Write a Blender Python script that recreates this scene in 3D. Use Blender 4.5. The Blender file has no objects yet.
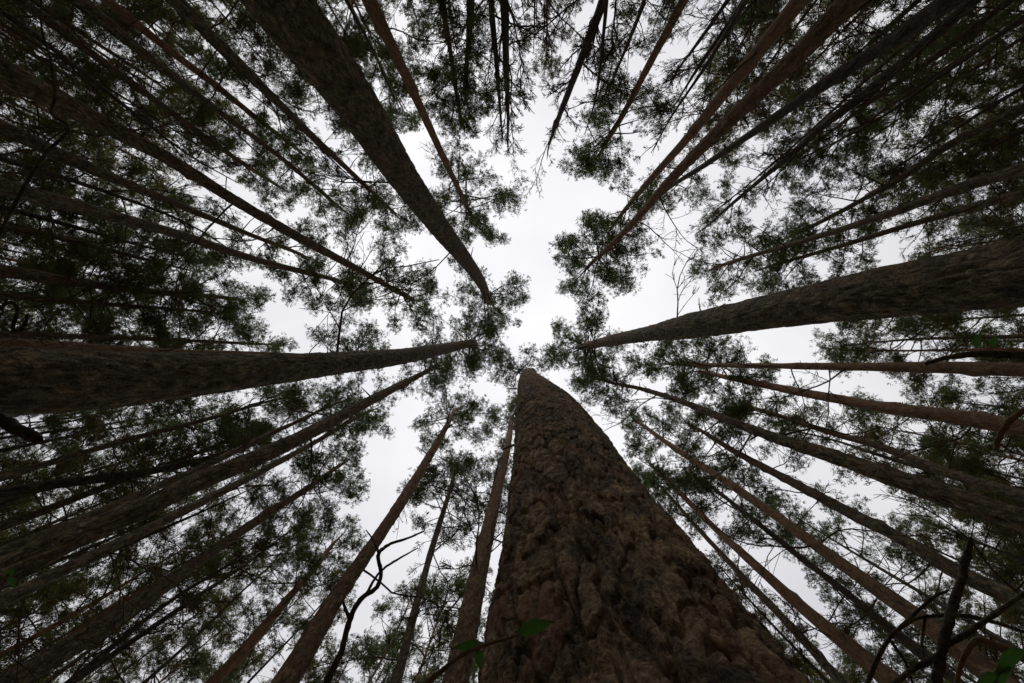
import bpy, math, random
import numpy as np
from mathutils import Vector, Matrix

C = bpy.context.scene
COL = C.collection
PI = math.pi

# ------------------------------------------------------------------ camera, sky, sun, exposure
F = 455.0                      # focal length in pixels (16 mm on a 36 mm sensor)
CX, CY = 512.0, 341.5
ZEN = (527.0, 352.0)           # where the zenith falls in the picture
CAM = np.array([0.0, 0.0, 0.9])
zc = Vector(((ZEN[0]-CX)/F, (ZEN[1]-CY)/F, 1.0)).normalized()
Q = zc.rotation_difference(Vector((0, 0, 1))).to_matrix()
AX_R = Q @ Vector((1, 0, 0)); AX_U = Q @ Vector((0, -1, 0)); AX_F = Q @ Vector((0, 0, 1))
cam_d = bpy.data.cameras.new('camera'); cam = bpy.data.objects.new('camera', cam_d); COL.objects.link(cam)
m = Matrix((AX_R, AX_U, -AX_F)).transposed().to_4x4(); m.translation = Vector(CAM)
cam.matrix_world = m
cam_d.sensor_width = 36; cam_d.lens = 36*F/1024; cam_d.clip_start = 0.02; cam_d.clip_end = 3000
C.camera = cam

SUN_EL, SUN_AZ = math.radians(58), math.radians(200)
world = bpy.data.worlds.new('World'); C.world = world; world.use_nodes = True
nt = world.node_tree; N = nt.nodes; L = nt.links
N.clear()
sky = N.new('ShaderNodeTexSky'); sky.sky_type = 'NISHITA'; sky.sun_disc = False
sky.sun_elevation = SUN_EL; sky.sun_rotation = SUN_AZ
hs = N.new('ShaderNodeHueSaturation'); hs.inputs['Saturation'].default_value = 0.15
L.new(sky.outputs[0], hs.inputs['Color'])
tc = N.new('ShaderNodeTexCoord')
nz = N.new('ShaderNodeTexNoise'); nz.inputs['Scale'].default_value = 3.0; nz.inputs['Detail'].default_value = 5
L.new(tc.outputs['Generated'], nz.inputs['Vector'])
cr = N.new('ShaderNodeValToRGB')
cr.color_ramp.elements[0].position = .3; cr.color_ramp.elements[0].color = (.80, .795, .85, 1)
cr.color_ramp.elements[1].position = .7; cr.color_ramp.elements[1].color = (1, .995, 1.005, 1)
L.new(nz.outputs['Fac'], cr.inputs['Fac'])
sep = N.new('ShaderNodeSeparateXYZ'); L.new(tc.outputs['Generated'], sep.inputs[0])
grad = N.new('ShaderNodeMapRange')           # overcast sky: zenith about three times the horizon
grad.inputs['From Min'].default_value = 0.0; grad.inputs['From Max'].default_value = 1.0
grad.inputs['To Min'].default_value = 3.1; grad.inputs['To Max'].default_value = 9.7
pw_ = N.new('ShaderNodeMath'); pw_.operation = 'POWER'; pw_.inputs[1].default_value = 1.5; pw_.use_clamp = True
L.new(sep.outputs['Z'], pw_.inputs[0]); L.new(pw_.outputs[0], grad.inputs['Value'])
mul = N.new('ShaderNodeMixRGB'); mul.blend_type = 'MULTIPLY'; mul.inputs[0].default_value = 1
L.new(cr.outputs[0], mul.inputs[1]); L.new(grad.outputs[0], mul.inputs[2])
mix = N.new('ShaderNodeMixRGB'); mix.inputs[0].default_value = 0.85
L.new(hs.outputs[0], mix.inputs[1]); L.new(mul.outputs[0], mix.inputs[2])
bg = N.new('ShaderNodeBackground'); bg.inputs['Strength'].default_value = 0.1
L.new(mix.outputs[0], bg.inputs['Color'])
wo = N.new('ShaderNodeOutputWorld'); L.new(bg.outputs[0], wo.inputs['Surface'])

sun_d = bpy.data.lights.new('sun', 'SUN'); sun_d.energy = 1.2; sun_d.angle = math.radians(30); sun_d.color = (1, .96, .9)
sun = bpy.data.objects.new('sun', sun_d); COL.objects.link(sun)
sd = Vector((math.sin(SUN_AZ)*math.cos(SUN_EL), math.cos(SUN_AZ)*math.cos(SUN_EL), math.sin(SUN_EL)))
sun.rotation_euler = sd.to_track_quat('Z', 'Y').to_euler(); sun.location = sd*60

C.view_settings.view_transform = 'Standard'; C.view_settings.look = 'None'
C.view_settings.gamma = 1; C.view_settings.exposure = 0.3; C.view_settings.use_curve_mapping = False
C.cycles.max_bounces = 6; C.cycles.diffuse_bounces = 3; C.cycles.transmission_bounces = 3
C.cycles.use_adaptive_sampling = True

# ------------------------------------------------------------------ helpers
def slope(x, y):
    d = AX_R*((x-CX)/F) + AX_U*((CY-y)/F) + AX_F
    return np.array([d.x/d.z, d.y/d.z])
def at(x, y, h):
    s = slope(x, y); return np.array([s[0]*h, s[1]*h, CAM[2]+h])

def hash3(ix, iy, iz, seed=0):
    with np.errstate(over='ignore'):
        h = (ix.astype(np.int64)*374761393 + iy.astype(np.int64)*668265263 + iz.astype(np.int64)*2147483647 + seed*974711) & 0xffffffff
        h = ((h ^ (h >> 13))*1274126177) & 0xffffffff
        h = ((h ^ (h >> 16))*2246822519) & 0xffffffff
        h = h ^ (h >> 15)
    return (h & 0xffffff)/float(0xffffff)
def vnoise(P, seed=0):
    i = np.floor(P).astype(np.int64); f = P-i; f = f*f*(3-2*f); o = 0
    for a in (0, 1):
        for b in (0, 1):
            for c in (0, 1):
                w = (f[:, 0] if a else 1-f[:, 0])*(f[:, 1] if b else 1-f[:, 1])*(f[:, 2] if c else 1-f[:, 2])
                o = o + w*hash3(i[:, 0]+a, i[:, 1]+b, i[:, 2]+c, seed)
    return o
def fbm(P, oct=4, seed=0):
    o = 0; a = .5
    for k in range(oct):
        o = o + a*(vnoise(P*2**k, seed+k)-.5); a *= .55
    return o
def worley(P, seed=0):
    i = np.floor(P).astype(np.int64)
    f1 = np.full(len(P), 9.0); f2 = np.full(len(P), 9.0); cid = np.zeros(len(P))
    for a in (-1, 0, 1):
        for b in (-1, 0, 1):
            for c in (-1, 0, 1):
                q = i+np.array([a, b, c])
                pt = q+np.stack([hash3(q[:, 0], q[:, 1], q[:, 2], seed+k) for k in (1, 2, 3)], 1)
                d = np.linalg.norm(P-pt, axis=1)
                r = hash3(q[:, 0], q[:, 1], q[:, 2], seed+7)
                n = d < f1
                f2 = np.where(n, f1, np.minimum(f2, d)); cid = np.where(n, r, cid); f1 = np.where(n, d, f1)
    return f1, f2, cid

class Buf:
    """collects quads into one mesh"""
    def __init__(s): s.v = []; s.q = []; s.mi = []; s.sm = []; s.n = 0
    def add(s, v, q, mi=0, smooth=True):
        s.v.append(np.asarray(v, float)); s.q.append(np.asarray(q)+s.n); s.n += len(v)
        s.mi.append(np.full(len(q), mi)); s.sm.append(np.full(len(q), smooth))
    def mesh(s, name, mats, origin=(0, 0, 0)):
        v = (np.concatenate(s.v)-np.array(origin)).astype(np.float32); q = np.concatenate(s.q).astype(np.int32)
        me = bpy.data.meshes.new(name)
        me.vertices.add(len(v)); me.vertices.foreach_set('co', v.ravel())
        me.loops.add(q.size); me.loops.foreach_set('vertex_index', q.ravel())
        me.polygons.add(len(q)); me.polygons.foreach_set('loop_start', np.arange(0, q.size, 4, dtype=np.int32))
        me.polygons.foreach_set('loop_total', np.full(len(q), 4, np.int32))
        for mt in mats: me.materials.append(mt)
        me.polygons.foreach_set('material_index', np.concatenate(s.mi).astype(np.int32))
        me.polygons.foreach_set('use_smooth', np.concatenate(s.sm).astype(bool))
        me.update(calc_edges=True)
        return me

def tube(buf, pts, rad, n=5, mi=0):
    pts = np.asarray(pts, float); k = len(pts); rad = np.asarray(rad, float)
    t = np.gradient(pts, axis=0); t /= np.linalg.norm(t, axis=1)[:, None]+1e-9
    ref = np.array([0, 0, 1.0]) if abs(t[:, 2]).mean() < .8 else np.array([1.0, 0, 0])
    a = np.cross(t, ref); a /= np.linalg.norm(a, axis=1)[:, None]+1e-9; b = np.cross(t, a)
    th = np.arange(n)*2*PI/n
    v = pts[:, None]+rad[:, None, None]*(a[:, None]*np.cos(th)[None, :, None]+b[:, None]*np.sin(th)[None, :, None])
    i = np.arange(k-1)[:, None]*n; j = np.arange(n)[None]; j2 = (j+1) % n
    q = np.stack([i+j, i+j2, i+n+j2, i+n+j], -1).reshape(-1, 4)
    buf.add(v.reshape(-1, 3), q, mi)

def link(name, me, parent=None):
    o = bpy.data.objects.new(name, me); COL.objects.link(o)
    if parent: o.parent = parent
    return o
def thing(name, label, cat, loc, group=None):
    o = bpy.data.objects.new(name, None); COL.objects.link(o); o.location = loc
    o.empty_display_size = .2
    o['label'] = label; o['category'] = cat
    if group: o['group'] = group
    return o

# ------------------------------------------------------------------ materials
def new_mat(name):
    mt = bpy.data.materials.new(name); mt.use_nodes = True
    t = mt.node_tree; b = t.nodes['Principled BSDF']; b.inputs['Roughness'].default_value = .9
    b.inputs['Specular IOR Level'].default_value = .15
    return mt, t, b
def ramp(t, fac, stops):
    r = t.nodes.new('ShaderNodeValToRGB'); e = r.color_ramp.elements
    while len(e) < len(stops): e.new(.5)
    for k, (p, c) in enumerate(stops): e[k].position = p; e[k].color = (*c, 1)
    t.links.new(fac, r.inputs[0]); return r.outputs[0]
def noise(t, vec, scale, det=4, rough=.6):
    n = t.nodes.new('ShaderNodeTexNoise'); n.inputs['Scale'].default_value = scale
    n.inputs['Detail'].default_value = det; n.inputs['Roughness'].default_value = rough
    t.links.new(vec, n.inputs['Vector']); return n.outputs['Fac']
def mixc(t, fac, a, b, mode='MIX'):
    n = t.nodes.new('ShaderNodeMixRGB'); n.blend_type = mode
    for k, x in ((0, fac), (1, a), (2, b)):
        if isinstance(x, (int, float)): n.inputs[k].default_value = x
        elif isinstance(x, tuple): n.inputs[k].default_value = (*x, 1)
        else: t.links.new(x, n.inputs[k])
    return n.outputs[0]
def mapping(t, vec, sc):
    n = t.nodes.new('ShaderNodeMapping'); n.inputs['Scale'].default_value = sc
    t.links.new(vec, n.inputs['Vector']); return n.outputs[0]

def bark_mat(name, grey, dark, red, up, z0, z1, fine=1.0, bump=.9, patch=.58, layered=False, vst=.45, flake=.6, bdist=.02):
    """plated pine bark, grey-brown low on the stem and orange-brown papery bark higher up"""
    mt, t, b = new_mat(name)
    tcn = t.nodes.new('ShaderNodeTexCoord'); ob = tcn.outputs['Object']
    st = mapping(t, ob, (1, 1, vst))
    wv = mixc(t, .08, st, noise_col(t, st, 9*fine), 'ADD')
    plate = t.nodes.new('ShaderNodeTexVoronoi'); plate.inputs['Scale'].default_value = 16*fine; plate.feature = 'DISTANCE_TO_EDGE'
    t.links.new(wv, plate.inputs['Vector'])
    fz = mapping(t, ob, (1, 1, flake))
    fw = mixc(t, .035, fz, noise_col(t, ob, 14*fine), 'ADD')
    f1_ = noise(t, fw, 95*fine, 7, .75); f2_ = noise(t, wv, 20*fine, 8, .72)
    fl_ = mixc(t, .55, f1_, f2_)
    tone = ramp(t, fl_, [(.41, dark), (.465, tuple(c*.5 for c in grey)), (.52, grey), (.60, tuple(min(1, c*2.1) for c in grey))])
    if layered:
        at_ = t.nodes.new('ShaderNodeAttribute'); at_.attribute_name = 'layer'
        lay = ramp(t, at_.outputs['Fac'], [(0, (.8, .76, .72)), (.3, (1.12, 1.03, .95)), (.55, (.92, .92, .92)), (.8, (1.15, 1.13, 1.1)), (1, (.82, .84, .8))])
        tone = mixc(t, 1, tone, lay, 'MULTIPLY')
    blot = ramp(t, noise(t, mapping(t, ob, (1, 1, .5)), 9, 6, .65), [(.35, (.5, .5, .5)), (.5, (1, 1, 1)), (.66, (1.35, 1.3, 1.2))])
    tone = mixc(t, 1, tone, blot, 'MULTIPLY')
    olive = ramp(t, noise(t, ob, 2.3, 5, .6), [(.42, (1, 1, 1)), (.68, (.9, .93, .76))])
    pl = mixc(t, 1, tone, olive, 'MULTIPLY')
    redf = ramp(t, noise(t, mapping(t, ob, (1, 1, .6)), 6.5, 6, .62), [(patch, (0, 0, 0)), (patch+.05, (1, 1, 1))])
    pl = mixc(t, redf, pl, mixc(t, noise(t, st, 60*fine, 6, .7), dark, red))
    sp = t.nodes.new('ShaderNodeSeparateXYZ'); t.links.new(ob, sp.inputs[0])
    mr = t.nodes.new('ShaderNodeMapRange'); mr.inputs['From Min'].default_value = z0; mr.inputs['From Max'].default_value = z1
    mr.interpolation_type = 'SMOOTHSTEP'
    t.links.new(sp.outputs['Z'], mr.inputs['Value'])
    upc = ramp(t, noise(t, st, 14, 5, .7), [(.35, tuple(c*.4 for c in up)), (.6, up)])
    t.links.new(mixc(t, mr.outputs[0], pl, upc), b.inputs['Base Color'])
    bm = t.nodes.new('ShaderNodeBump'); bm.inputs['Strength'].default_value = bump; bm.inputs['Distance'].default_value = bdist
    pe = ramp(t, plate.outputs['Distance'], [(0, (0, 0, 0)), (.16, (1, 1, 1))])
    h = mixc(t, .7, pe, mixc(t, .5, noise(t, wv, 24*fine, 9, .75), f1_))
    t.links.new(h, bm.inputs['Height']); t.links.new(bm.outputs[0], b.inputs['Normal'])
    return mt
def noise_col(t, vec, scale):
    n = t.nodes.new('ShaderNodeTexNoise'); n.inputs['Scale'].default_value = scale; n.inputs['Detail'].default_value = 4
    t.links.new(vec, n.inputs['Vector']); return n.outputs['Color']

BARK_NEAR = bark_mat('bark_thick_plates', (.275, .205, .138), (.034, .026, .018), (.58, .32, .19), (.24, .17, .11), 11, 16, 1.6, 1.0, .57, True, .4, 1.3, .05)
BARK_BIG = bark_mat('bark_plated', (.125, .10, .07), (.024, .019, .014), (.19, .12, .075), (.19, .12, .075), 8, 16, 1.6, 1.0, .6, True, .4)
BARK = bark_mat('bark_grey_brown', (.105, .085, .062), (.03, .024, .018), (.145, .088, .055), (.16, .10, .062), 8, 16)
BARK_RED = bark_mat('bark_reddish', (.125, .088, .056), (.033, .024, .016), (.185, .102, .056), (.24, .135, .075), 3, 12)
BARK_DARK = bark_mat('bark_dark', (.06, .051, .04), (.02, .017, .013), (.075, .056, .042), (.07, .055, .042), 8, 15)
def plain(name, c0, c1, sc=12):
    mt, t, b = new_mat(name)
    tcn = t.nodes.new('ShaderNodeTexCoord')
    t.links.new(ramp(t, noise(t, tcn.outputs['Object'], sc), [(.35, c0), (.65, c1)]), b.inputs['Base Color'])
    return mt
TWIG = plain('twig_wood', (.04, .03, .022), (.09, .065, .045))
TWIG_TAN = plain('twig_tan', (.06, .045, .027), (.13, .09, .055), 40)
def leafy(name, c0, c1, c2, trans):
    mt, t, b = new_mat(name)
    g = t.nodes.new('ShaderNodeNewGeometry')
    tcn = t.nodes.new('ShaderNodeTexCoord')
    c = ramp(t, g.outputs['Random Per Island'], [(0, c0), (.5, c1), (1, c2)])
    t.links.new(c, b.inputs['Base Color']); b.inputs['Roughness'].default_value = .6
    tr = t.nodes.new('ShaderNodeBsdfTranslucent'); t.links.new(mixc(t, 1, c, (1.2, 1.3, .7), 'MULTIPLY'), tr.inputs['Color'])
    mx = t.nodes.new('ShaderNodeMixShader'); mx.inputs[0].default_value = trans
    t.links.new(b.outputs[0], mx.inputs[1]); t.links.new(tr.outputs[0], mx.inputs[2])
    t.links.new(mx.outputs[0], t.nodes['Material Output'].inputs['Surface'])
    return mt
NEEDLE = leafy('pine_needles', (.055, .075, .036), (.072, .094, .043), (.095, .115, .05), .38)
NEEDLE_FAR = leafy('pine_needles_brownish', (.07, .07, .035), (.11, .10, .045), (.15, .105, .048), .45)
LEAF = leafy('green_leaf', (.028, .07, .022), (.036, .088, .027), (.045, .105, .03), .35)
LEAF_PALE = leafy('pale_leaf', (.06, .09, .065), (.07, .10, .075), (.08, .11, .09), .2)

# ------------------------------------------------------------------ ground
mt, t, b = new_mat('forest_floor')
tcn = t.nodes.new('ShaderNodeTexCoord')
t.links.new(ramp(t, noise(t, tcn.outputs['Object'], 1.5, 8, .7), [(.3, (.17, .12, .065)), (.5, (.30, .21, .12)), (.7, (.15, .15, .07))]), b.inputs['Base Color'])
gb = Buf(); n = 80
g = np.linspace(-1, 1, n+1); g = np.sign(g)*np.abs(g)**3*900
X, Y = np.meshgrid(g, g); P = np.stack([X.ravel(), Y.ravel(), np.zeros(X.size)], 1)
P[:, 2] = fbm(P*.35, 3)*.25*np.clip(np.hypot(P[:, 0], P[:, 1])/2-.4, 0, 1)-.02
i = np.arange(n)[:, None]*(n+1)+np.arange(n)[None]
gb.add(P, np.stack([i, i+1, i+n+2, i+n+1], -1).reshape(-1, 4))
ground = link('ground', gb.mesh('ground', [mt])); ground['kind'] = 'structure'

# ------------------------------------------------------------------ tree machinery
class Axis:
    """smooth stem line: horizontal position and radius as functions of z"""
    def __init__(s, z, xy, r):
        o = np.argsort(z); z = np.asarray(z)[o]; xy = np.asarray(xy)[o]; r = np.asarray(r)[o]
        keep = [0]
        for k in range(1, len(z)):
            if z[k] > z[keep[-1]]+.05: keep.append(k)
        s.z, s.xy, s.r = z[keep], xy[keep], r[keep]
        s.m = np.gradient(s.xy, s.z, axis=0) if len(s.z) > 1 else np.zeros_like(s.xy)
    def at(s, zz):
        zz = np.atleast_1d(zz).astype(float); k = np.clip(np.searchsorted(s.z, zz)-1, 0, len(s.z)-2)
        h = s.z[k+1]-s.z[k]; t = np.clip((zz-s.z[k])/h, 0, 1)[:, None]; hh = h[:, None]
        p = (2*t**3-3*t**2+1)*s.xy[k]+(t**3-2*t**2+t)*hh*s.m[k]+(-2*t**3+3*t**2)*s.xy[k+1]+(t**3-t**2)*hh*s.m[k+1]
        return np.concatenate([p, zz[:, None]], 1)
    def rad(s, zz): return np.interp(zz, s.z, s.r)

def trunk_mesh(ax, z0, z1, mat, rng, cols=12, rings=40, rough=.05, plates=None, zs=None, ths=None, name='trunk'):
    if zs is None: zs = z0+(z1-z0)*np.linspace(0, 1, rings)**1.3
    p = ax.at(zs); r = ax.rad(zs)
    flare = 1+.35*np.exp(-np.maximum(zs-z0, 0)/.18)
    th = np.arange(cols)*2*PI/cols if ths is None else ths; cols = len(th); layer = None
    d = np.stack([np.cos(th), np.sin(th), np.zeros(cols)], 1)
    S = p[:, None]+d[None]*(r*flare)[:, None, None]
    S = S.reshape(-1, 3); D = np.tile(d, (len(zs), 1)); R = np.repeat(r, cols)
    off = rng.uniform(0, 100, 3)
    Nn = S+off
    if plates is None:
        disp = R*rough*4*fbm(Nn*np.array([6, 6, 2.2]), 5)
        for kk in range(10):
            kz = rng.uniform(zs[0]+1, zs[-1]*.9); ka = rng.uniform(0, 2*PI); kr = ax.rad([kz])[0]; kc = ax.at([kz])[0]+np.array([math.cos(ka), math.sin(ka), 0])*kr
            disp += kr*.4*np.exp(-((S-kc)**2).sum(1)/(kr*.9)**2)
    else:
        pw, pd = plates                     # plate width, plate depth in metres
        st3 = np.array([1, 1, .27])
        warp = np.stack([fbm(Nn*st3/pw*.8, 4, 11), fbm(Nn*st3/pw*.8, 4, 23), fbm(Nn*st3/pw*.8, 4, 37)], 1)
        q = Nn*st3/pw+warp*1.3
        f1, f2, cid = worley(q, 3)
        crack = np.clip((f2-f1-.03)/.15, 0, 1); crack = 1-(1-crack)**2          # flat-topped plates, V-shaped cracks
        h1, h2, hid = worley(q*np.array([1.9, 1.9, 3.2])+17, 19)
        sub = np.clip((h2-h1)/.18, 0, 1); sub = 1-(1-sub)**2
        lv = 3.0*(fbm(q*np.array([.9, .9, 1.6])+9, 5, 61)+.5)+.8*cid; fl = np.floor(lv); terr = fl+np.clip((lv-fl)/.14, 0, 1)
        hol = fbm(Nn*np.array([11, 11, 6.5])+7, 4, 51)
        ii_ = (cid*9000).astype(np.int64); layer = hash3(ii_, (hid*9000).astype(np.int64), fl.astype(np.int64), 5)*.5+hash3(ii_, 0*ii_, 0*ii_, 8)*.5
        gr = fbm(Nn*np.array([120, 120, 95])+warp*1.5, 3, 95)-.5*np.abs(fbm(Nn*np.array([55, 55, 40])+warp*2, 3, 97))*3
        lv3 = 5.0*(fbm(Nn*np.array([48, 48, 62])+warp*1.2, 4, 33)+.5); fl3 = np.floor(lv3); terr3 = fl3+np.clip((lv3-fl3)/.16, 0, 1)
        disp = pd*(1.25*(crack-.8)+.25*(cid-.5)*crack+.2*(sub-.8)+.3*(terr-2.0)+.13*(terr3-2.5)+.8*gr-1.8*np.clip(-hol-.06, 0, 1)+.35*hol); disp -= disp.mean()
        g1, g2, gid = worley(q*np.array([.36, .36, .22])+31, 15)
        fis = np.clip((g2-g1)/.16, 0, 1); disp += pd*1.0*((1-(1-fis)**2)-.9)
        for kk in range(16):
            kz = rng.uniform(zs[0]+.8, zs[-1]*.9); ka = rng.uniform(0, 2*PI); kc = ax.at([kz])[0]+np.array([math.cos(ka), math.sin(ka), 0])*ax.rad([kz])[0]; ks = rng.uniform(.03, .07)
            disp += ks*.42*np.exp(-((S-kc)**2).sum(1)/ks**2)
    S = S+D*disp[:, None]
    k = len(zs); i = np.arange(k-1)[:, None]*cols; j = np.arange(cols)[None]; j2 = (j+1) % cols
    qd = np.stack([i+j, i+j2, i+cols+j2, i+cols+j], -1).reshape(-1, 4)
    bf = Buf(); bf.add(S, qd)
    base = ax.at([z0])[0]
    me = bf.mesh(name, [mat], (base[0], base[1], 0))
    if layer is not None:
        me.attributes.new('layer', 'FLOAT', 'POINT').data.foreach_set('value', layer.astype(np.float32))
    return me, base

def blades(buf, pos, dirs, rng, nb, length, width, mi=1, spread=1.0):
    """a brush of needle blades round each position"""
    n = len(pos); P = np.repeat(pos, nb, 0); Dv = np.repeat(dirs, nb, 0)
    a = Dv*rng.uniform(.2, .9, (n*nb, 1))+rng.normal(0, .55*spread, (n*nb, 3))
    a /= np.linalg.norm(a, axis=1)[:, None]+1e-9
    s = np.cross(a, rng.normal(0, 1, (n*nb, 3))); s /= np.linalg.norm(s, axis=1)[:, None]+1e-9
    l = (length*rng.uniform(.6, 1.25, n*nb))[:, None]; w = (width*rng.uniform(.6, 1.3, n*nb))[:, None]
    P = P+rng.normal(0, length*.22, P.shape)
    v = np.stack([P, P+a*l*.5+s*w*.5, P+a*l, P+a*l*.5-s*w*.5], 1).reshape(-1, 3)
    q = np.arange(n*nb*4).reshape(-1, 4)
    buf.add(v, q, mi, False)

def crown_mesh(ax, z0, z1, R, rng, dens=1.0, origin=(0, 0, 0), needle=None, blade=(.085, .0145), nb=14, lop=None):
    bf = Buf(); nbr = max(8, int(20*dens)); H = z1-z0
    TP, TD = [], []
    az0 = rng.uniform(0, 6.28)
    for k in range(nbr):
        t = ((k+rng.uniform(0, 1))/nbr)**.85
        z = z0+H*t*.97
        az = az0+k*2.4+rng.normal(0, .5)
        prof = (.55+.9*t if t < .45 else .955*(1-((t-.45)/.62)**1.8)+.05)
        ln = R*max(.18, prof)*rng.uniform(.55, 1.2)
        if rng.uniform() < .12: ln *= .45
        if lop is not None: ln *= 1+.7*math.cos(az-lop)
        el = math.radians(-5+55*t+rng.normal(0, 12))
        p0 = ax.at([z])[0]; d = np.array([math.cos(az)*math.cos(el), math.sin(az)*math.cos(el), math.sin(el)])
        npt = 6; pts = [p0]; dd = d.copy()
        for j in range(npt):
            dd = dd+rng.normal(0, .13, 3)+np.array([0, 0, .06]); dd /= np.linalg.norm(dd)
            pts.append(pts[-1]+dd*ln/npt)
        pts = np.array(pts); r0 = .008+.010*ln
        tube(bf, pts, np.linspace(r0, .005, len(pts)), 4, 0)
        npad = max(1, int(1.7*ln+rng.uniform(0, .8)))
        for j in range(npad):
            s = .45+.55*(j+rng.uniform(.2, 1))/npad; u = s*npt; a = min(int(u), npt-1); b0 = pts[a]+(pts[a+1]-pts[a])*(u-a)
            side = rng.normal(0, 1, 3); ld = pts[a+1]-pts[a]; ld /= np.linalg.norm(ld)
            side -= ld*side.dot(ld); side /= np.linalg.norm(side)+1e-9
            td = ld*.8+side*rng.uniform(.3, 1.1)+np.array([0, 0, .25]); td /= np.linalg.norm(td)
            tl = rng.uniform(.12, .42); b2 = b0+td*tl
            tube(bf, [b0, b0+td*tl*.5+rng.normal(0, .02, 3), b2], [.006, .005, .004], 3, 0)
            pr = rng.uniform(.17, .40)*(.8+.3*min(1, R/1.4)); nt_ = int(rng.uniform(.6, 1.25)*34*(pr/.28)**1.7)+4
            for q in range(nt_):
                o = rng.normal(0, 1, 3); o /= np.linalg.norm(o); o *= rng.uniform(.1, 1)**.85*(1.25 if rng.uniform() < .15 else 1); o[2] *= .6
                e = b2+o*pr; TP.append(e); dd_ = o/(np.linalg.norm(o)+1e-6)*.7+td*.4+np.array([0, 0, .3]); TD.append(dd_/np.linalg.norm(dd_))
                if q % 4 == 0: tube(bf, [b2, e], [.0035, .0025], 3, 0)
        for j in range(int(1.2*ln+.6)):                            # loose single shoots
            a = rng.integers(1, npt); b0 = pts[a]; td = (pts[a]-pts[a-1]); td = td/np.linalg.norm(td)+rng.normal(0, .7, 3); td /= np.linalg.norm(td)
            tl = rng.uniform(.2, .5); b2 = b0+td*tl; tube(bf, [b0, b0+td*tl*.5+rng.normal(0, .03, 3), b2], [.005, .004, .003], 3, 0)
            if rng.uniform() < .6:
                for q in (.6, .8, 1.0): TP.append(b0+(b2-b0)*q); TD.append(td)
    blades(bf, np.array(TP), np.array(TD), rng, nb, blade[0], blade[1])
    return bf.mesh('crown', [TWIG, needle or NEEDLE], origin)

def branch_mesh(p0, d, ln, r0, rng, origin, levels=2, up=.0, wig=.16, kids=5, name='dead_branch', mat=None, thin=.0035, spread=.8):
    bf = Buf()
    def grow(p, d, ln, r, lev):
        npt = max(4, int(ln/.18)); npt = min(npt, 14); pts = [p]; dd = np.array(d, float)
        for j in range(npt):
            dd = dd+rng.normal(0, wig, 3)+np.array([0, 0, up]); dd /= np.linalg.norm(dd)
            pts.append(pts[-1]+dd*ln/npt)
        pts = np.array(pts); tube(bf, pts, np.linspace(r, max(thin, r*.3), len(pts)), 5 if r > .01 else 3)
        if lev <= 0: return
        for j in range(kids):
            s = rng.uniform(.25, .98); a = min(int(s*npt), npt-1)
            ld = pts[a+1]-pts[a]; ld /= np.linalg.norm(ld)
            side = rng.normal(0, 1, 3); side -= ld*side.dot(ld); side /= np.linalg.norm(side)+1e-9
            grow(pts[a], ld*(1-.3*spread)+side*spread*rng.uniform(.5, 1), ln*rng.uniform(.25, .55)*(1.15-s*.5), max(thin, r*.5), lev-1)
    grow(np.asarray(p0), d, ln, r0, levels)
    return bf.mesh(name, [mat or TWIG], origin)

ALL_XY = []
def traced(pts, H, hf=.95, wk=1.0):
    """stem line from picture points (x, y, width in px), outermost first, last one the visible tip"""
    T = slope(pts[-1][0], pts[-1][1])*H*hf
    zz, xy, rr = [], [], []
    for x, y, w in pts:
        s = slope(x, y); h = T.dot(s)/s.dot(s)
        h = min(h, H*hf); zz.append(CAM[2]+h); xy.append(s*h); rr.append(max(.008, .5*wk*w*h/F))
    z_ = np.array(zz); x_ = np.array(xy); a_, b_ = x_[np.argmin(z_)], x_[np.argmax(z_)]
    st_ = a_+(b_-a_)*((z_-z_.min())/(z_.max()-z_.min()))[:, None]; xy = list(.5*x_+.5*st_)
    # down to the ground, and up to the leader
    i = int(np.argmin(zz)); j = int(np.argmax(zz)); zlo = zz[i]
    oth = sorted(range(len(zz)), key=lambda k: zz[k])
    ln = (np.array(xy[oth[1]])-np.array(xy[oth[0]]))/max(.5, zz[oth[1]]-zz[oth[0]])
    ln = ln*min(1, .03/max(1e-6, np.linalg.norm(ln)))
    zz += [-.1, H+CAM[2]]; xy += [np.array(xy[i])-ln*zlo, np.array(xy[j])*1.0]; rr += [rr[i]*1.12, .008]
    return Axis(np.array(zz), np.array(xy), np.array(rr))

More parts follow.
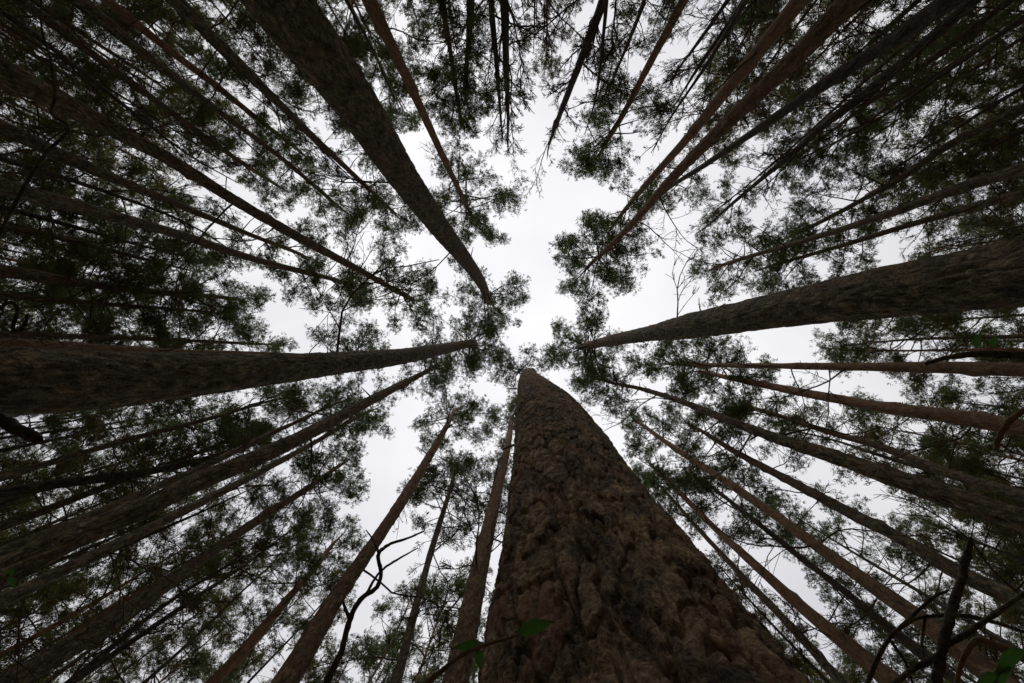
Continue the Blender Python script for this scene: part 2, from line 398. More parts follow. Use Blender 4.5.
SEED = [100]
def pine(label, pts, H=18, R=1.5, cz=.66, dens=1.0, mat=None, big=False, dead=9, dead_z=(.28, .7), group=None, crown=True, lop=None, limbs=0, name='pine_tree', cat='pine tree'):
    SEED[0] += 1; rng = np.random.default_rng(SEED[0])
    ax = traced(pts, H, wk=1.0 if pts[1][2] > 57 else .82); top = H+CAM[2]
    D0 = ax.rad([1.5])[0]*2
    if big:
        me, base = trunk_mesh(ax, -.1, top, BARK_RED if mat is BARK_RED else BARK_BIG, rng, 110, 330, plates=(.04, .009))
    else:
        me, base = trunk_mesh(ax, -.1, top, mat or BARK, rng, 16, 110, .085)
    org = (base[0], base[1], 0)
    t = thing(name, label, cat, org, group)
    ALL_XY.append(base[:2]); ALL_XY.append(ax.at([top*.8])[0][:2])
    link('trunk', me, t)
    if crown:
        link('crown', crown_mesh(ax, top*cz, top+.15, R*1.15, rng, dens*1.5, org, lop=lop), t)
    for k in range(dead):
        z = top*rng.uniform(*dead_z); a = rng.uniform(0, 6.28); p = ax.at([z])[0]
        el = rng.uniform(-.35, .5); d = np.array([math.cos(a)*math.cos(el), math.sin(a)*math.cos(el), math.sin(el)])
        ln = rng.uniform(.5, 2.0)
        link('dead_branch', branch_mesh(p, d, ln, .006+.005*ln, rng, org, 2, -.01, .17, 6), t)
    if big:
        for k in range(6):
            z = top*rng.uniform(.3, .8); a = rng.uniform(0, 6.28); p = ax.at([z])[0]; dv = np.array([math.cos(a), math.sin(a), rng.uniform(-.1, .5)])
            link('branch_stub', branch_mesh(p, dv, ax.rad([z])[0]+rng.uniform(.08, .3), rng.uniform(.012, .024), rng, org, 0, 0, .1, 0, 'branch_stub'), t)
    for k in range(limbs):                                   # a leafless broadleaf crown
        u = .34+.64*(k+rng.uniform(0, 1))/limbs; z = top*u; a = k*2.4+rng.normal(0, .5); p = ax.at([z])[0]
        el = rng.uniform(.6, 1.3); d = np.array([math.cos(a)*math.cos(el), math.sin(a)*math.cos(el), math.sin(el)])
        ln = rng.uniform(1.3, 3.2)*(1.25-.7*u)
        link('limb', branch_mesh(p, d, ln, min(.028, max(.009, ax.rad([z])[0]*.4)), rng, org, 3, .025, .13, 6, 'limb', thin=.0035, spread=.7), t)
    return t

# ------------------------------------------------------------------ the big pine beside the camera
def near_pine():
    rng = np.random.default_rng(7)
    def bear(deg):
        a = math.radians(deg); v = slope(ZEN[0]+300*math.sin(a), ZEN[1]+300*math.cos(a)); return v/np.linalg.norm(v)
    d = .42; zz, xy, rr = [], [], []; u = bear(16.5)
    for h, deg, r in ((.55, 16.2, .172), (1.0, 17.0, .169), (1.85, 18.5, .181), (2.65, 17.6, .194), (3.9, 14.0, .184), (6.1, 6.0, .158), (9.5, 4, .12)):
        zz.append(CAM[2]+h); xy.append(bear(deg)*(d if h < 9 else .46)); rr.append(r)
    b0 = np.array(xy[0])
    zz += [-.1, .5, CAM[2]+13, CAM[2]+18.5]; xy += [b0*1.02, b0*1.01, slope(530, 375)*13, slope(529, 378)*18.5]; rr += [.20, .172, .09, .03]
    ax = Axis(np.array(zz), np.array(xy), np.array(rr))
    hs_ = [];  h = .25
    while h < 12: hs_.append(h); h *= 1.006
    zs = np.concatenate([np.linspace(-.1, CAM[2]+.24, 60), CAM[2]+np.array(hs_), np.linspace(CAM[2]+12.2, CAM[2]+18.5, 30)])
    af = math.atan2(-u[1], -u[0])                     # finer mesh on the side towards the viewer
    ths = np.concatenate([af+np.linspace(-1.75, 1.75, 430), af+np.linspace(1.78, 2*PI-1.78, 110)])
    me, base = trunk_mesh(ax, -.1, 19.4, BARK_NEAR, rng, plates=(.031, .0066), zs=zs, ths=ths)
    org = (base[0], base[1], 0)
    t = thing('pine_tree', 'huge rough-barked pine trunk rising right beside the viewer', 'pine tree', org)
    link('trunk', me, t); ALL_XY.append(base[:2])
    q = slope(519, 371)*15
    cax = Axis(np.array([12, 20.]), np.array([q*.97, q*1.0]), np.array([.05, .05]))
    link('crown', crown_mesh(cax, 13.6, 17.4, .95, rng, .9, org), t)
    p = ax.at([13.5])[0]; v = cax.at([15])[0]-p
    link('limb', branch_mesh(p, v/np.linalg.norm(v), np.linalg.norm(v), .03, rng, org, 1, 0, .05, 3, 'limb'), t)
    for h, a in ((2.2, 2.9), (5.0, 3.2), (6.4, .4)):
        p = ax.at([CAM[2]+h])[0]; dv = np.array([math.cos(a), math.sin(a), .25])
        link('branch_stub', branch_mesh(p, dv, .30, .013, rng, org, 0, 0, .06, 0, 'branch_stub'), t)
near_pine()

# ------------------------------------------------------------------ pines and bare trees traced one by one
pine('very thick pine trunk running in from the left edge at mid height', [(-40, 388, 79), (0, 381, 74), (86, 384, 61), (172, 382, 48), (241, 379, 36), (293, 376, 28), (340, 370, 22), (374, 367, 19), (409, 361, 15), (443, 351, 11), (474, 344, 7)], 19, 1.4, .77, 1.15, big=True, dead=2)
pine('very thick straight pine trunk from the top edge, left of centre', [(245, -45, 68), (294, 17, 60), (343, 76, 49), (398, 166, 32), (440, 225, 21), (470, 259, 14), (484, 280, 10), (490, 302, 6)], 20, 1.5, .78, 1.15, big=True, dead=2)
pine('very thick pine trunk running in from the right edge above mid height', [(1070, 263, 71), (1024, 271, 64), (880, 291, 49), (808, 302, 38), (743, 314, 30), (690, 324, 25), (650, 332, 15), (615, 338, 11), (581, 347, 6)], 19, 1.7, .76, 1.3, big=True, dead=3)
pine('thick dark pine from the left edge just below the top left corner', [(-30, 56, 38), (0, 70, 34), (69, 103, 26), (155, 145, 16), (241, 203, 12), (293, 235, 11), (350, 265, 8), (412, 299, 5)], 18, 1.5, .68, 1.0, big=True)
pine('middle one of the three pines close together on the upper left edge', [(0, 127, 20), (86, 169, 14), (131, 189, 11), (193, 213, 8), (241, 233, 6), (300, 254, 4)], 17, 1.2, .7, .9)
pine('lowest of the three pines close together on the upper left edge', [(0, 186, 24), (69, 203, 17), (114, 215, 14), (186, 235, 11), (234, 254, 9), (348, 284, 5)], 18, 1.3, .72, 1.0, dead=4)
pine('thin pine slanting from the top left corner, crown above the dark trunk', [(40, 15, 12), (96, 58, 10), (165, 110, 8), (220, 151, 6), (275, 184, 4)], 18, 1.2, .68, 1.0)
pine('thin pine from the top edge near the corner, crossing to a small crown', [(90, 7, 12), (148, 58, 9), (206, 103, 8), (268, 145, 6), (317, 186, 5), (340, 208, 4)], 18, 1.2, .7, 1.0)
pine('thin reddish pine second in from the top left corner on the top edge', [(107, 0, 11), (165, 48, 9), (220, 89, 8), (258, 120, 6), (298, 150, 4)], 18, 1.2, .68, .9, mat=BARK_RED)
pine('straight pine just left of the thickest top trunk', [(172, 0, 13), (220, 41, 11), (262, 86, 10), (299, 124, 8), (350, 172, 6), (394, 213, 4)], 18, 1.3, .72, 1.0)
pine('slim rust-tinted pine just right of the thickest top trunk', [(369, 0, 18), (398, 58, 13), (422, 110, 10), (440, 151, 8), (460, 193, 6), (474, 221, 4)], 20, 1.9, .7, 1.6, mat=BARK_RED, dead=4)
pine('small dark pine at the top, left of the bare trees, crown near the top edge', [(471, -30, 11), (471, 0, 10), (469, 40, 7), (466, 100, 4)], 14, 1.25, .6, 1.1)
pine('small dark pine behind the top thick trunk with its crown by the bare trees', [(428, -60, 12), (440, -20, 9), (450, 40, 6), (462, 122, 4)], 15, 1.0, .6, 1.0)
bare = dict(crown=False, dead=0, mat=BARK_DARK, name='bare_tree', cat='bare tree')
pine('left one of two bare broadleaf trees side by side at the top', [(490, -30, 10), (490, 0, 8), (497, 70, 6), (502, 132, 2)], 17, limbs=18, **bare)
pine('right one of two bare broadleaf trees side by side at the top', [(502, -30, 13), (505, 0, 11), (507, 60, 8), (509, 117, 4), (508, 146, 1.5)], 18, limbs=22, **bare)
pine('crooked black bare tree standing alone right of top centre', [(612, -30, 13), (605, 0, 11), (588, 45, 10), (571, 86, 8), (557, 120, 6), (548, 150, 2)], 18, limbs=17, **bare)
pine('very thin pole beside the crooked bare tree, small crown', [(650, -20, 6), (646, 0, 5), (632, 38, 4), (612, 82, 3)], 14, .8, .7, .8)
pine('slim rusty pine from the top edge right of centre with round crown', [(700, -30, 13), (684, 0, 11), (660, 45, 9), (639, 86, 7.5), (622, 120, 6), (601, 152, 4)], 17, 1.5, .7, 1.2, mat=BARK_RED, dead=4)
pine('bare spindly tree just right of the slim rusty top pine', [(748, -30, 7), (722, 10, 5), (698, 43, 4), (674, 76, 2)], 14, limbs=13, **bare)
pine('bare spindly tree beside the left of the paired rusty pines', [(765, -30, 7), (732, 17, 5), (700, 62, 4), (678, 100, 2)], 15, limbs=13, **bare)
pine('thinner left one of a close pair of rusty pines from the top edge', [(822, -28, 24), (801, 0, 20), (760, 52, 17), (726, 93, 14), (690, 138, 10), (657, 172, 8), (612, 227, 4)], 19, 1.2, .74, .9, mat=BARK_RED)
pine('thicker right one of a close pair of rusty pines from the top edge', [(880, -28, 31), (850, 0, 27), (812, 41, 23), (760, 90, 19), (719, 127, 15), (674, 172, 11), (632, 225, 8), (608, 249, 6), (588, 267, 4)], 19, 1.75, .7, 1.3, mat=BARK_RED, big=True)
pine('dark smooth tree with bare twigs right of the rusty pair', [(1010, -40, 27), (949, 0, 23), (887, 45, 18), (846, 69, 16), (805, 96, 13), (750, 134, 9), (708, 162, 7), (660, 196, 4)], 18, 1.1, .74, .7, mat=BARK_DARK, dead=6, dead_z=(.4, .8))
pine('wavy dark bare tree bending in from the top right edge', [(1024, -40, 15), (973, 0, 13), (915, 52, 12), (867, 93, 11), (818, 127, 9), (794, 151, 7), (760, 179, 5), (732, 203, 4), (703, 229, 2)], 18, limbs=15, **bare)
pine('upper one of three slim pines on the right edge above the thick trunk', [(1040, 100, 13), (994, 120, 11), (942, 145, 9), (908, 175, 7), (867, 200, 6), (791, 236, 4)], 16, 1.3, .66, 1.1)
pine('middle one of three slim pines on the right edge above the thick trunk', [(1024, 169, 16), (960, 186, 12), (922, 203, 10), (867, 223, 8), (801, 243, 6), (715, 268, 4)], 17, 1.3, .68, 1.0)
pine('lower one of three slim pines on the right edge above the thick trunk', [(1024, 193, 11), (967, 207, 9), (915, 222, 7), (840, 246, 5), (765, 268, 3)], 16, 1.2, .68, 1.0)
pine('thin straight pine in the dark stand of the top right corner', [(984, 20, 8), (929, 62, 7), (880, 93, 6), (839, 124, 4), (800, 156, 3)], 16, 1.3, .64, 1.1)
pine('slim level pine just below the thick right trunk', [(1060, 371, 19), (1024, 369, 17), (915, 366, 13), (846, 366, 9), (743, 366, 6), (672, 364, 4)], 17, 1.2, .72, 1.0, mat=BARK_RED, dead=5)
pine('rusty pine with dark bend, second below the thick right trunk', [(1060, 435, 21), (1024, 428, 19), (935, 415, 16), (894, 411, 13), (812, 397, 10), (743, 382, 7), (700, 372, 4)], 17, 1.2, .7, 1.0, mat=BARK_RED, dead=4)
pine('sturdy dark pine from the right edge with a bent slender top', [(1060, 533, 30), (1024, 520, 27), (967, 503, 25), (915, 486, 22), (839, 458, 17), (788, 442, 13), (729, 419, 9), (690, 400, 7), (650, 387, 5), (606, 381, 3)], 18, 1.1, .78, .9, big=True)
pine('thin pine just above the sturdy dark right-edge pine', [(1024, 496, 14), (949, 475, 11), (894, 449, 9), (829, 431, 7), (750, 407, 4)], 17, 1.3, .7, 1.0)
pine('thin pine between two stouter ones right of the near trunk', [(1018, 600, 20), (949, 572, 18), (908, 544, 15), (853, 517, 13), (794, 486, 10), (736, 455, 7), (694, 427, 4)], 17, 1.25, .7, 1.1)
pine('long straight pine from the lower right corner up to a tiny crown', [(960, 650, 25), (929, 623, 21), (880, 589, 17), (846, 565, 14), (777, 513, 11), (715, 472, 8), (674, 448, 6), (638, 422, 4)], 18, .95, .76, .9, mat=BARK_RED)
pine('wiry thin pine below the long straight lower right pine', [(930, 660, 11), (880, 620, 9), (839, 586, 8), (805, 561, 7), (763, 527, 6), (712, 487, 4)], 17, 1.3, .7, 1.0, mat=BARK_DARK)
pine('reddish forked-looking pine, upper of two beside the near trunk right flank', [(900, 690, 23), (867, 661, 20), (839, 641, 18), (794, 606, 14), (760, 575, 11), (712, 531, 7), (681, 496, 6), (652, 466, 4)], 18, 1.1, .74, .9, mat=BARK_RED)
pine('thin pine closest along the near trunk right flank', [(870, 710, 12), (839, 683, 11), (812, 651, 10), (777, 613, 9), (743, 579, 7), (701, 534, 5), (662, 488, 3)], 18, 1.0, .74, .9)
pine('rusty straight pine just left of the near trunk', [(446, 720, 34), (457, 683, 31), (467, 634, 27), (478, 579, 22), (488, 534, 17), (498, 493, 12), (509, 448, 8), (512, 418, 5)], 20, 1.1, .78, .9, mat=BARK_RED, big=True)
pine('brown curving pine in the lower left centre with leafy crown', [(262, 720, 34), (286, 683, 30), (310, 641, 25), (338, 592, 19), (354, 572, 17), (381, 537, 14), (409, 496, 12), (433, 455, 9), (447, 428, 6), (455, 410, 4)], 19, 1.35, .74, 1.0, mat=BARK_RED, big=True, dead=4)
pine('slender straight pine between the rusty and the brown curving pine', [(390, 710, 15), (395, 683, 13), (402, 654, 12), (416, 596, 9), (433, 537, 7), (450, 489, 5), (457, 468, 3)], 17, 1.3, .66, 1.2)
pine('hair-thin pole visible in the gap left of the near trunk', [(460, 640, 6), (469, 596, 5), (486, 520, 3.5), (497, 470, 3)], 17, .8, .72, .9)
pine('stout brown pine from the left edge below the thick level trunk', [(-40, 592, 40), (0, 575, 36), (40, 553, 33), (86, 531, 28), (145, 510, 24), (193, 486, 22), (241, 469, 20), (293, 448, 17), (340, 421, 13), (374, 401, 11), (419, 376, 6), (438, 366, 4)], 18, 1.1, .76, .9, big=True, dead=4)
pine('pale slim pine tucked under the stout brown left pine', [(60, 572, 15), (148, 531, 12), (193, 510, 10), (241, 486, 9), (310, 448, 6), (368, 412, 4)], 18, 1.2, .74, .9)
pine('brown leaning pine running out to the bottom left corner', [(34, 668, 26), (86, 641, 23), (138, 606, 19), (182, 575, 15), (224, 544, 12), (268, 513, 9), (303, 493, 7), (342, 464, 4)], 17, 1.45, .68, 1.2)
pine('slim reddish pine between bottom left corner and the brown curving pine', [(213, 683, 14), (255, 641, 12), (286, 603, 9), (317, 568, 7), (334, 543, 4)], 16, 1.2, .66, 1.1, mat=BARK_RED)
pine('thin rusty pine peeping out right above the thick left trunk', [(86, 348, 13), (151, 353, 9), (241, 355, 7), (312, 357, 5), (372, 356, 3)], 18, 1.1, .72, 1.0, mat=BARK_RED)
pine('thin level pine second above the thick left trunk', [(0, 334, 8), (80, 336, 7), (165, 339, 5), (262, 344, 3)], 17, 1.2, .68, 1.0)
pine('brown pine with dense crown on the left, third above the thick trunk', [(10, 272, 16), (86, 286, 11), (138, 293, 9), (234, 299, 4)], 16, 1.6, .62, 1.3)
pine('thin pine under the brown dense-crowned left pine', [(0, 296, 8), (69, 302, 6), (179, 309, 4), (205, 312, 3)], 15, 1.5, .6, 1.2)
pine('thin pine just above the brown dense-crowned left pine', [(10, 228, 8), (59, 236, 7), (120, 252, 5), (180, 268, 3)], 15, 1.3, .62, 1.2)
pine('thin pine under the thick left trunk nearest to it', [(0, 478, 10), (55, 460, 8), (120, 440, 7), (207, 419, 5), (275, 400, 3)], 16, 1.3, .66, 1.1)
pine('thin pine slanting up to a ragged crown below the thick left trunk', [(150, 490, 9), (220, 460, 8), (262, 437, 6), (303, 419, 4), (340, 402, 3)], 17, 1.3, .68, 1.0)
pine('dark bowed stem low on the left edge below the level trunk', [(0, 493, 14), (52, 486, 12), (138, 480, 10), (193, 468, 8), (248, 446, 4)], 15, 1.3, .64, 1.0, mat=BARK_DARK)
pine('dim thin pine between the bowed stem and the stout brown pine', [(0, 528, 10), (86, 493, 8), (165, 465, 6), (240, 437, 3)], 15, 1.3, .62, 1.0)

# ------------------------------------------------------------------ dense stand behind: copies of a few kinds
VAR = []
def variant(seed, H, R, D, cz, dens, mat, needle, red):
    rng = np.random.default_rng(seed)
    z = np.linspace(-.1, H, 7); w = np.cumsum(rng.normal(0, .07, (7, 2)), 0); w -= w[0]
    r = np.interp(z, [-.1, .5, H*.7, H], [D*.6, D*.5, D*.27, .02])
    ax = Axis(z, w, r)
    me, base = trunk_mesh(ax, -.1, H, mat, rng, 10, 34, .06)
    org = (base[0], base[1], 0)
    parts = [('trunk', me), ('crown', crown_mesh(ax, H*cz, H+.1, R, rng, dens, org, needle))]
    for k in range(4):
        zz = H*rng.uniform(.3, .62); a = rng.uniform(0, 6.28); p = ax.at([zz])[0]; el = rng.uniform(-.3, .4)
        d = np.array([math.cos(a)*math.cos(el), math.sin(a)*math.cos(el), math.sin(el)]); ln = rng.uniform(.7, 2.2)
        parts.append(('dead_branch', branch_mesh(p, d, ln, .008+.005*ln, rng, org, 2, -.01, .17, 4)))
    return parts
for k in range(9):
    VAR.append(variant(500+k, 17.5, [1.35, 1.1, 1.5, .95, 1.4, 1.1, 1.75, 1.6, 1.2][k], [.17, .13, .19, .11, .15, .14, .20, .12, .12][k],
                       [.7, .68, .68, .74, .7, .72, .64, .52, .72][k], [1.1, 1.0, 1.15, .9, 1.15, 1.0, 1.35, 1.5, 1.1][k],
                       [BARK, BARK_RED, BARK_DARK][k % 3], NEEDLE if k < 5 else NEEDLE_FAR, k))
SECT = {'top left': ('slender dim pine in the crowded stand filling the upper left corner', 'crowded pines of the upper left corner'),
        'top': ('slender pine of the stand behind the bare trees at the top', 'stand of pines behind the bare trees at the top'),
        'top right': ('slender brown-shaded pine in the dark stand filling the upper right corner', 'dark stand of pines in the upper right corner'),
        'right': ('slender pine of the stand beyond the slim pines of the right edge', 'stand of pines beyond the right edge trunks'),
        'bottom right': ('slender dim pine in the dark stand behind the forked dead branches, lower right', 'dark stand of pines in the lower right corner'),
        'bottom': ('slender pine of the stand at the bottom edge left of the near trunk', 'stand of pines at the bottom edge'),
        'bottom left': ('slender dim pine in the dark stand filling the lower left corner', 'dark stand of pines in the lower left corner'),
        'left': ('slender pine of the stand at the left edge around the thick level trunk', 'stand of pines at the left edge')}
def proj(p):
    d = Vector(p-CAM); c = (d.dot(AX_R), d.dot(AX_U), d.dot(AX_F))
    return CX+F*c[0]/c[2], CY-F*c[1]/c[2]
def copy_variant(k, x, y, s, rng, label, group):
    t = thing('pine_tree', label, 'pine tree', (x, y, 0), group)
    t.rotation_euler = (rng.normal(0, .012), rng.normal(0, .012), rng.uniform(0, 6.28)); t.scale = (s*rng.uniform(.9, 1.1),)*2+(s,)
    for nm, me in VAR[k]: link(nm, me, t)
rng = np.random.default_rng(41)
made = 0; tries = 0
while made < 246 and tries < 12000:
    tries += 1
    s = rng.uniform(.82, 1.15); x = rng.uniform(-21, 21); y = rng.uniform(-15, 15)
    px, py = proj(np.array([x, y, 17.5*s*.93]))
    if not (-25 < px < 1049 and -25 < py < 708): continue
    e = math.hypot((px-527)/1.15, py-352)
    if e < 235: continue
    if py < 200 and 400 < px < 760 and rng.uniform() < (.88 if px < 640 else .6): continue
    if rng.uniform() > min(1, .3+(e-235)/200): continue
    if min(math.hypot(x-q[0], y-q[1]) for q in ALL_XY) < 1.0: continue
    ALL_XY.append(np.array([x, y]))
    h = 'left' if px < 340 else 'right' if px > 700 else ''; v = 'top' if py < 240 else 'bottom' if py > 455 else ''
    sec = (v+' '+h).strip() or ('top' if py < 341 else 'bottom')
    far = math.hypot(x, y) > 11
    k = int(rng.integers(0, 9)) if far else int(rng.integers(0, 7))
    copy_variant(k, x, y, s, rng, *SECT[sec]); made += 1

def bare_variant(seed, H):
    rng = np.random.default_rng(seed); z = np.linspace(-.1, H, 8); w = np.cumsum(rng.normal(0, .14, (8, 2)), 0); w -= w[0]
    ax = Axis(z, w, np.interp(z, [-.1, H*.6, H], [.085, .05, .012])); me, base = trunk_mesh(ax, -.1, H, BARK_DARK, rng, 9, 34, .05); org = (base[0], base[1], 0)
    parts = [('trunk', me)]
    for k in range(14):
        u = .36+.62*(k+rng.uniform(0, 1))/14; zz = H*u; a = k*2.4+rng.normal(0, .5); p = ax.at([zz])[0]; el = rng.uniform(.5, 1.1)
        d = np.array([math.cos(a)*math.cos(el), math.sin(a)*math.cos(el), math.sin(el)])
        parts.append(('limb', branch_mesh(p, d, rng.uniform(1.4, 3.0)*(1.25-.7*u), .017, rng, org, 3, .025, .14, 6, 'limb', thin=.0035, spread=.7)))
    return parts
BV = [bare_variant(900+k, [15, 14, 16][k]) for k in range(3)]
BS = [('bare broadleaf tree among the pines along the top edge', 'bare broadleaf trees along the top edge', 18, (-5, 7), (-12.5, -5.5)),
      ('bare broadleaf tree among the pines of the upper right', 'bare broadleaf trees of the upper right', 16, (5, 19), (-11, -2)),
      ('bare broadleaf tree among the slim pines of the lower right', 'bare broadleaf trees of the lower right', 9, (5, 18), (2, 10)),
      ('bare broadleaf tree among the pines of the lower left', 'bare broadleaf trees of the lower left', 7, (-18, -4), (3, 11)),
      ('bare broadleaf tree among the pines of the upper left', 'bare broadleaf trees of the upper left', 7, (-18, -5), (-11, -2))]
for lab, grp, cnt, xr, yr in BS:
    c = 0
    for tr in range(400):
        if c >= cnt: break
        x, y = rng.uniform(*xr), rng.uniform(*yr)
        if math.hypot(x, y) < 6 or min(math.hypot(x-q[0], y-q[1]) for q in ALL_XY) < .8: continue
        ALL_XY.append(np.array([x, y])); c += 1
        t = thing('bare_tree', lab, 'bare tree', (x, y, 0), grp); s = rng.uniform(.85, 1.15)
        t.rotation_euler = (0, 0, rng.uniform(0, 6.28)); t.scale = (s, s, s)
        for nm, me in BV[c % 3]: link(nm, me, t)

# the wood goes on all round: one mass, it shuts off the low sky
def far_wood():
    rng = np.random.default_rng(77); bf = Buf(); TP = []; TD = []
    for k in range(210):
        a = rng.uniform(0, 6.28); rr = rng.uniform(25.5, 46); x, y = rr*math.cos(a), rr*math.sin(a); H = rng.uniform(14, 20)
        tube(bf, [(x, y, -.1), (x+rng.normal(0, .2), y+rng.normal(0, .2), H*.6), (x, y, H)], [.13, .1, .03], 7)
        n = 330; t = rng.uniform(0, 1, n)**.8; az = rng.uniform(0, 6.28, n); R = 1.7*np.sqrt(rng.uniform(0, 1, n))*(1.05-.75*t)
        lo = rng.uniform(.3, .55)
        TP.append(np.stack([x+R*np.cos(az), y+R*np.sin(az), H*(lo+(1-lo)*t)], 1)); TD.append(np.stack([np.cos(az), np.sin(az), .5+0*az], 1))
    blades(bf, np.concatenate(TP), np.concatenate(TD), rng, 3, .5, .16)
    o = link('far_wood', bf.mesh('far_wood', [BARK, NEEDLE])); o['kind'] = 'stuff'
    o['label'] = 'mass of pine wood going on beyond the trees in view'; o['category'] = 'wood'
far_wood()

# ------------------------------------------------------------------ twigs, shrubs and leaves close to the camera
def ptube(bf, pts, n=7, mi=0):
    """pts: (x, y, height above camera, width in px)"""
    P = np.array([at(x, y, h) for x, y, h, w in pts]); r = np.array([.5*w*h/F for x, y, h, w in pts])
    k = len(P); u = np.linspace(0, k-1, (k-1)*6+1); a = np.minimum(u.astype(int), k-2); t = (u-a)[:, None]
    m_ = np.gradient(P, axis=0)
    Q_ = (2*t**3-3*t**2+1)*P[a]+(t**3-2*t**2+t)*m_[a]+(-2*t**3+3*t**2)*P[a+1]+(t**3-t**2)*m_[a+1]
    rg = np.random.default_rng(int(abs(pts[0][0]*7+pts[0][1]*3))); rr_ = np.interp(u, np.arange(k), r); rr_ = rr_*(1+rg.normal(0, .05, len(u)))*np.where(np.arange(len(u)) % 7 == 3, 1.14, 1); Q_ = Q_+rg.normal(0, 1, Q_.shape)*rr_[:, None]*.09
    tube(bf, Q_, rr_, n, mi); return Q_
def grounded(pts, spread=.0):
    """lead a stem that leaves the picture down to the ground"""
    x, y, h, w = pts[0]; p = at(x, y, h); g = np.array([p[0]*1.02, p[1]*1.02, -.03])
    return p, g
def stem_obj(name, part, pts, mat, root, org, ground_it=True):
    bf = Buf(); ptube(bf, pts)
    if ground_it:
        p, g = grounded(pts); r = .5*pts[0][3]*pts[0][2]/F
        tube(bf, [g, g*.5+p*.5+np.array([.01, .01, 0]), p], [r*1.3, r*1.15, r], 7)
    return link(part, bf.mesh(part, [mat], org), root)
def leaf_mesh(px, py, h, lng, wid, ang, org, mat, tilt=.3):
    """a toothless ovate leaf, curved along its midrib, seen from below"""
    bf = Buf(); c = at(px, py, h); n = 10; vs = []
    ax_ = np.array([math.cos(ang), math.sin(ang), tilt*.6]); ax_ /= np.linalg.norm(ax_); sd_ = np.cross([0, 0, 1], ax_); sd_ /= np.linalg.norm(sd_); up = np.cross(ax_, sd_)
    for i in range(n+1):
        u = i/n; w = wid*.5*math.sin(PI*min(1, u*.97+.015)**.75)*(1+.06*math.sin(u*40))
        for v in (-1, -.5, 0, .5, 1):
            vs.append(c+ax_*(u*lng)+sd_*w*v+up*(.10*wid*abs(v)*2-.18*lng*u*u))
    ii = np.arange(n)[:, None]*5+np.arange(4)[None]
    bf.add(vs, np.stack([ii, ii+1, ii+6, ii+5], -1).reshape(-1, 4))
    return bf.mesh('leaf', [mat], org)

def base_of(pts): p, g = grounded(pts); return (g[0], g[1], 0)

# leafy seedling in front of the near trunk
sp = [(395, 705, .33, 6), (426, 683, .33, 5), (455, 660, .33, 4), (481, 646, .33, 4), (505, 639, .335, 3), (522, 633, .34, 2)]
org = base_of(sp); t = thing('leafy_seedling', 'thin green seedling with a bright leaf in front of the near trunk', 'seedling', org)
stem_obj('leafy_seedling', 'stem', sp, TWIG_TAN, t, org)
link('leaf', leaf_mesh(518, 635, .34, .028, .0115, -.33, org, LEAF), t)
link('leaf', leaf_mesh(484, 646, .33, .024, .008, 3.0, org, LEAF), t)
link('leaf', leaf_mesh(478, 650, .33, .015, .007, 1.5, org, LEAF), t)

# forked dead bush, lower right
sp = [(935, 700, .95, 10), (937, 683, .95, 9.5), (941, 654, .95, 9), (951, 615, .97, 8), (961, 580, .99, 7), (966, 560, 1.0, 7.5), (971, 538, 1.0, 4)]
org = base_of(sp); t = thing('dead_bush', 'dark dead stem with forked branches in the lower right corner', 'dead bush', org)
stem_obj('dead_bush', 'stem', sp, BARK_DARK, t, org)
for pts in ([(943, 648, .95, 5.5), (975, 628, .97, 5), (1005, 607, 1, 4.5), (1040, 583, 1.02, 4)],
            [(940, 655, .95, 5.5), (915, 668, .92, 5), (888, 690, .9, 5), (870, 715, .88, 5)]):
    stem_obj('dead_bush', 'branch', pts, BARK_DARK, t, org, False)
sp = [(862, 700, 1.2, 4.5), (872, 672, 1.2, 4.2), (888, 640, 1.22, 3.8), (905, 625, 1.23, 3.5), (925, 617, 1.25, 3), (968, 616, 1.28, 4), (1024, 632, 1.3, 3), (1060, 650, 1.3, 3)]
org = base_of(sp); t = thing('arching_branch', 'thin dark branch arching behind the forked dead stem, lower right', 'branch', org)
stem_obj('arching_branch', 'stem', sp, BARK_DARK, t, org)
for pts in ([(895, 632, 1.22, 3), (930, 600, 1.25, 3), (948, 590, 1.26, 2)], [(890, 640, 1.22, 3), (905, 662, 1.2, 2.5), (915, 690, 1.18, 2)], [(925, 617, 1.25, 3), (922, 645, 1.22, 2), (928, 668, 1.2, 2)]):
    stem_obj('arching_branch', 'twig', pts, BARK_DARK, t, org, False)
sp = [(955, 700, .7, 7), (957, 683, .7, 4), (961, 664, .7, 4), (968, 650, .7, 5), (978, 640, .7, 6), (1000, 647, .7, 8), (1024, 658, .7, 9), (1050, 668, .7, 9)]
org = base_of(sp); t = thing('leafy_branch', 'tan curved twig with a green leaf in the bottom right corner', 'branch', org)
stem_obj('leafy_branch', 'stem', sp, TWIG_TAN, t, org)
link('leaf', leaf_mesh(1026, 652, .6, .045, .022, 2.4, org, LEAF), t)
link('leaf', leaf_mesh(1012, 668, .6, .04, .02, 2.1, org, LEAF), t)
link('leaf', leaf_mesh(1000, 676, .6, .035, .018, 2.5, org, LEAF), t)
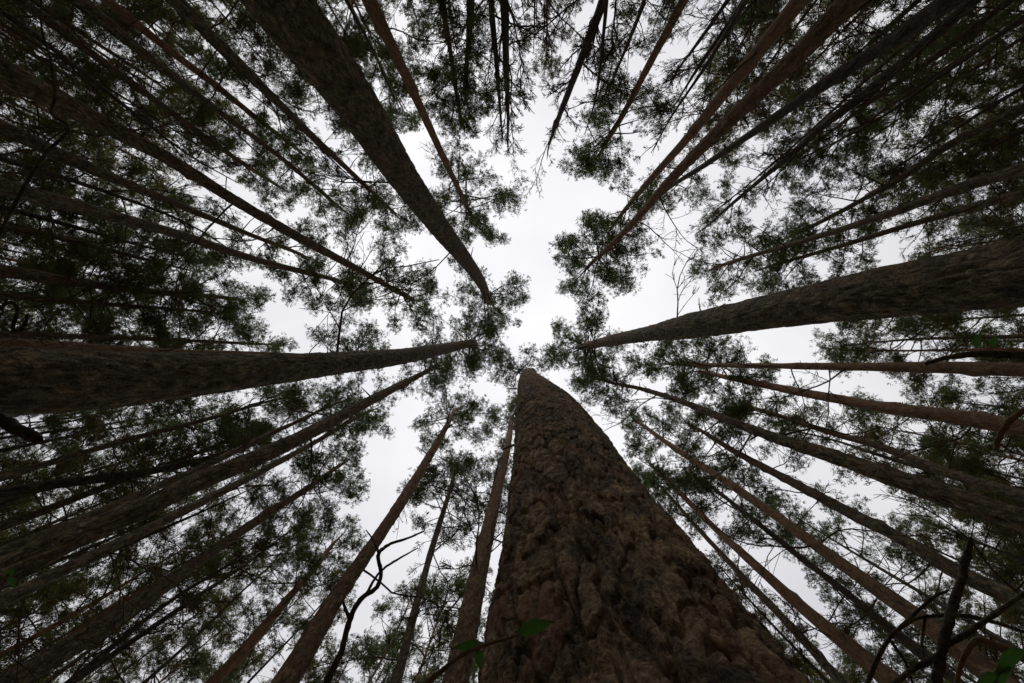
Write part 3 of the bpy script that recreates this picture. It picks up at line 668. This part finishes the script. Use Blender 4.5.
# bent branch at the right edge
sp = [(1060, 395, 1.0, 9), (1024, 411, 1.0, 6), (1006, 425, 1.0, 5.5), (998, 440, 1.0, 5), (996, 450, 1.0, 4)]
org = base_of(sp); t = thing('bent_twig', 'pale hooked twig at the right edge over the rusty pine', 'twig', org)
stem_obj('bent_twig', 'stem', sp, TWIG_TAN, t, org)
sp = [(1060, 366, 1.3, 8), (1024, 357, 1.3, 8), (985, 354, 1.3, 7), (950, 357, 1.32, 5), (925, 364, 1.35, 3)]
org = base_of(sp); t = thing('leafy_twig', 'dark twig with a dim green leaf under the thick right trunk', 'twig', org)
stem_obj('leafy_twig', 'stem', sp, BARK_DARK, t, org)
link('leaf', leaf_mesh(978, 348, 1.2, .04, .024, -1.3, org, LEAF), t)
link('leaf', leaf_mesh(992, 346, 1.2, .035, .02, -.9, org, LEAF), t)
# left side
sp = [(-40, 402, .6, 14), (-10, 414, .6, 13), (15, 428, .6, 12), (34, 438, .6, 11), (39, 440, .6, 8)]
org = base_of(sp); t = thing('broken_branch', 'blunt broken dark branch poking in below the thick left trunk', 'branch', org)
stem_obj('broken_branch', 'stem', sp, BARK_DARK, t, org)
sp = [(-20, 318, .6, 3), (0, 309, .6, 3), (9, 302, .6, 3.5), (18, 309, .6, 3.5), (14, 322, .6, 3.5), (13, 329, .6, 3.5), (20, 331, .6, 3.5), (26, 322, .6, 3), (27, 314, .6, 2.5)]
org = base_of(sp); t = thing('curled_twig', 'small black curled twig at the left edge above the thick trunk', 'twig', org)
stem_obj('curled_twig', 'stem', sp, BARK_DARK, t, org)
sp = [(-8, 250, .9, 4), (3, 227, .9, 3.5), (21, 193, .92, 3.5), (45, 155, .95, 3.2), (69, 129, .97, 3), (52, 114, .98, 3), (55, 96, 1, 3), (50, 58, 1, 2.5), (42, 30, 1, 2), (41, -10, 1, 2)]
org = base_of(sp); t = thing('leafy_sapling', 'long wiry sapling with one pale leaf crossing the upper left trunks', 'sapling', org)
stem_obj('leafy_sapling', 'stem', sp, BARK_DARK, t, org)
link('leaf', leaf_mesh(30, 82, 1.0, .035, .018, -.5, org, LEAF_PALE), t)
sp = [(-30, 600, .6, 4), (-5, 585, .6, 3), (8, 575, .6, 2.5)]
org = base_of(sp); t = thing('leafy_shoot', 'green shoot at the left edge in front of the stout brown pine', 'shoot', org)
stem_obj('leafy_shoot', 'stem', sp, TWIG_TAN, t, org)
link('leaf', leaf_mesh(2, 577, .6, .02, .011, -.6, org, LEAF), t); link('leaf', leaf_mesh(6, 578, .6, .018, .010, .8, org, LEAF), t)
# crooked bare sapling, lower left centre
sp = [(305, 720, 4.4, 8), (322, 690, 4.6, 7), (340, 655, 4.9, 6.3), (349, 622, 5.2, 5.5), (360, 600, 5.4, 5), (377, 587, 5.6, 4.4), (381, 572, 5.7, 3.8), (378, 556, 5.8, 4), (388, 545, 6.0, 3), (408, 538, 6.2, 2.2), (424, 531, 6.4, 1.5)]
org = base_of(sp); t = thing('crooked_sapling', 'black zigzag bare sapling in front of the brown curving pine', 'sapling', org)
stem_obj('crooked_sapling', 'stem', sp, BARK_DARK, t, org)
for pts in ([(366, 594, 5.5, 3), (380, 572, 5.7, 2.5), (400, 558, 5.9, 2), (418, 548, 6.1, 1)], [(350, 620, 5.2, 4), (343, 600, 5.5, 2.5), (345, 580, 5.7, 1)], [(379, 553, 5.8, 3), (374, 541, 6, 2), (366, 530, 6.2, 1)]):
    stem_obj('crooked_sapling', 'twig', pts, BARK_DARK, t, org, False)
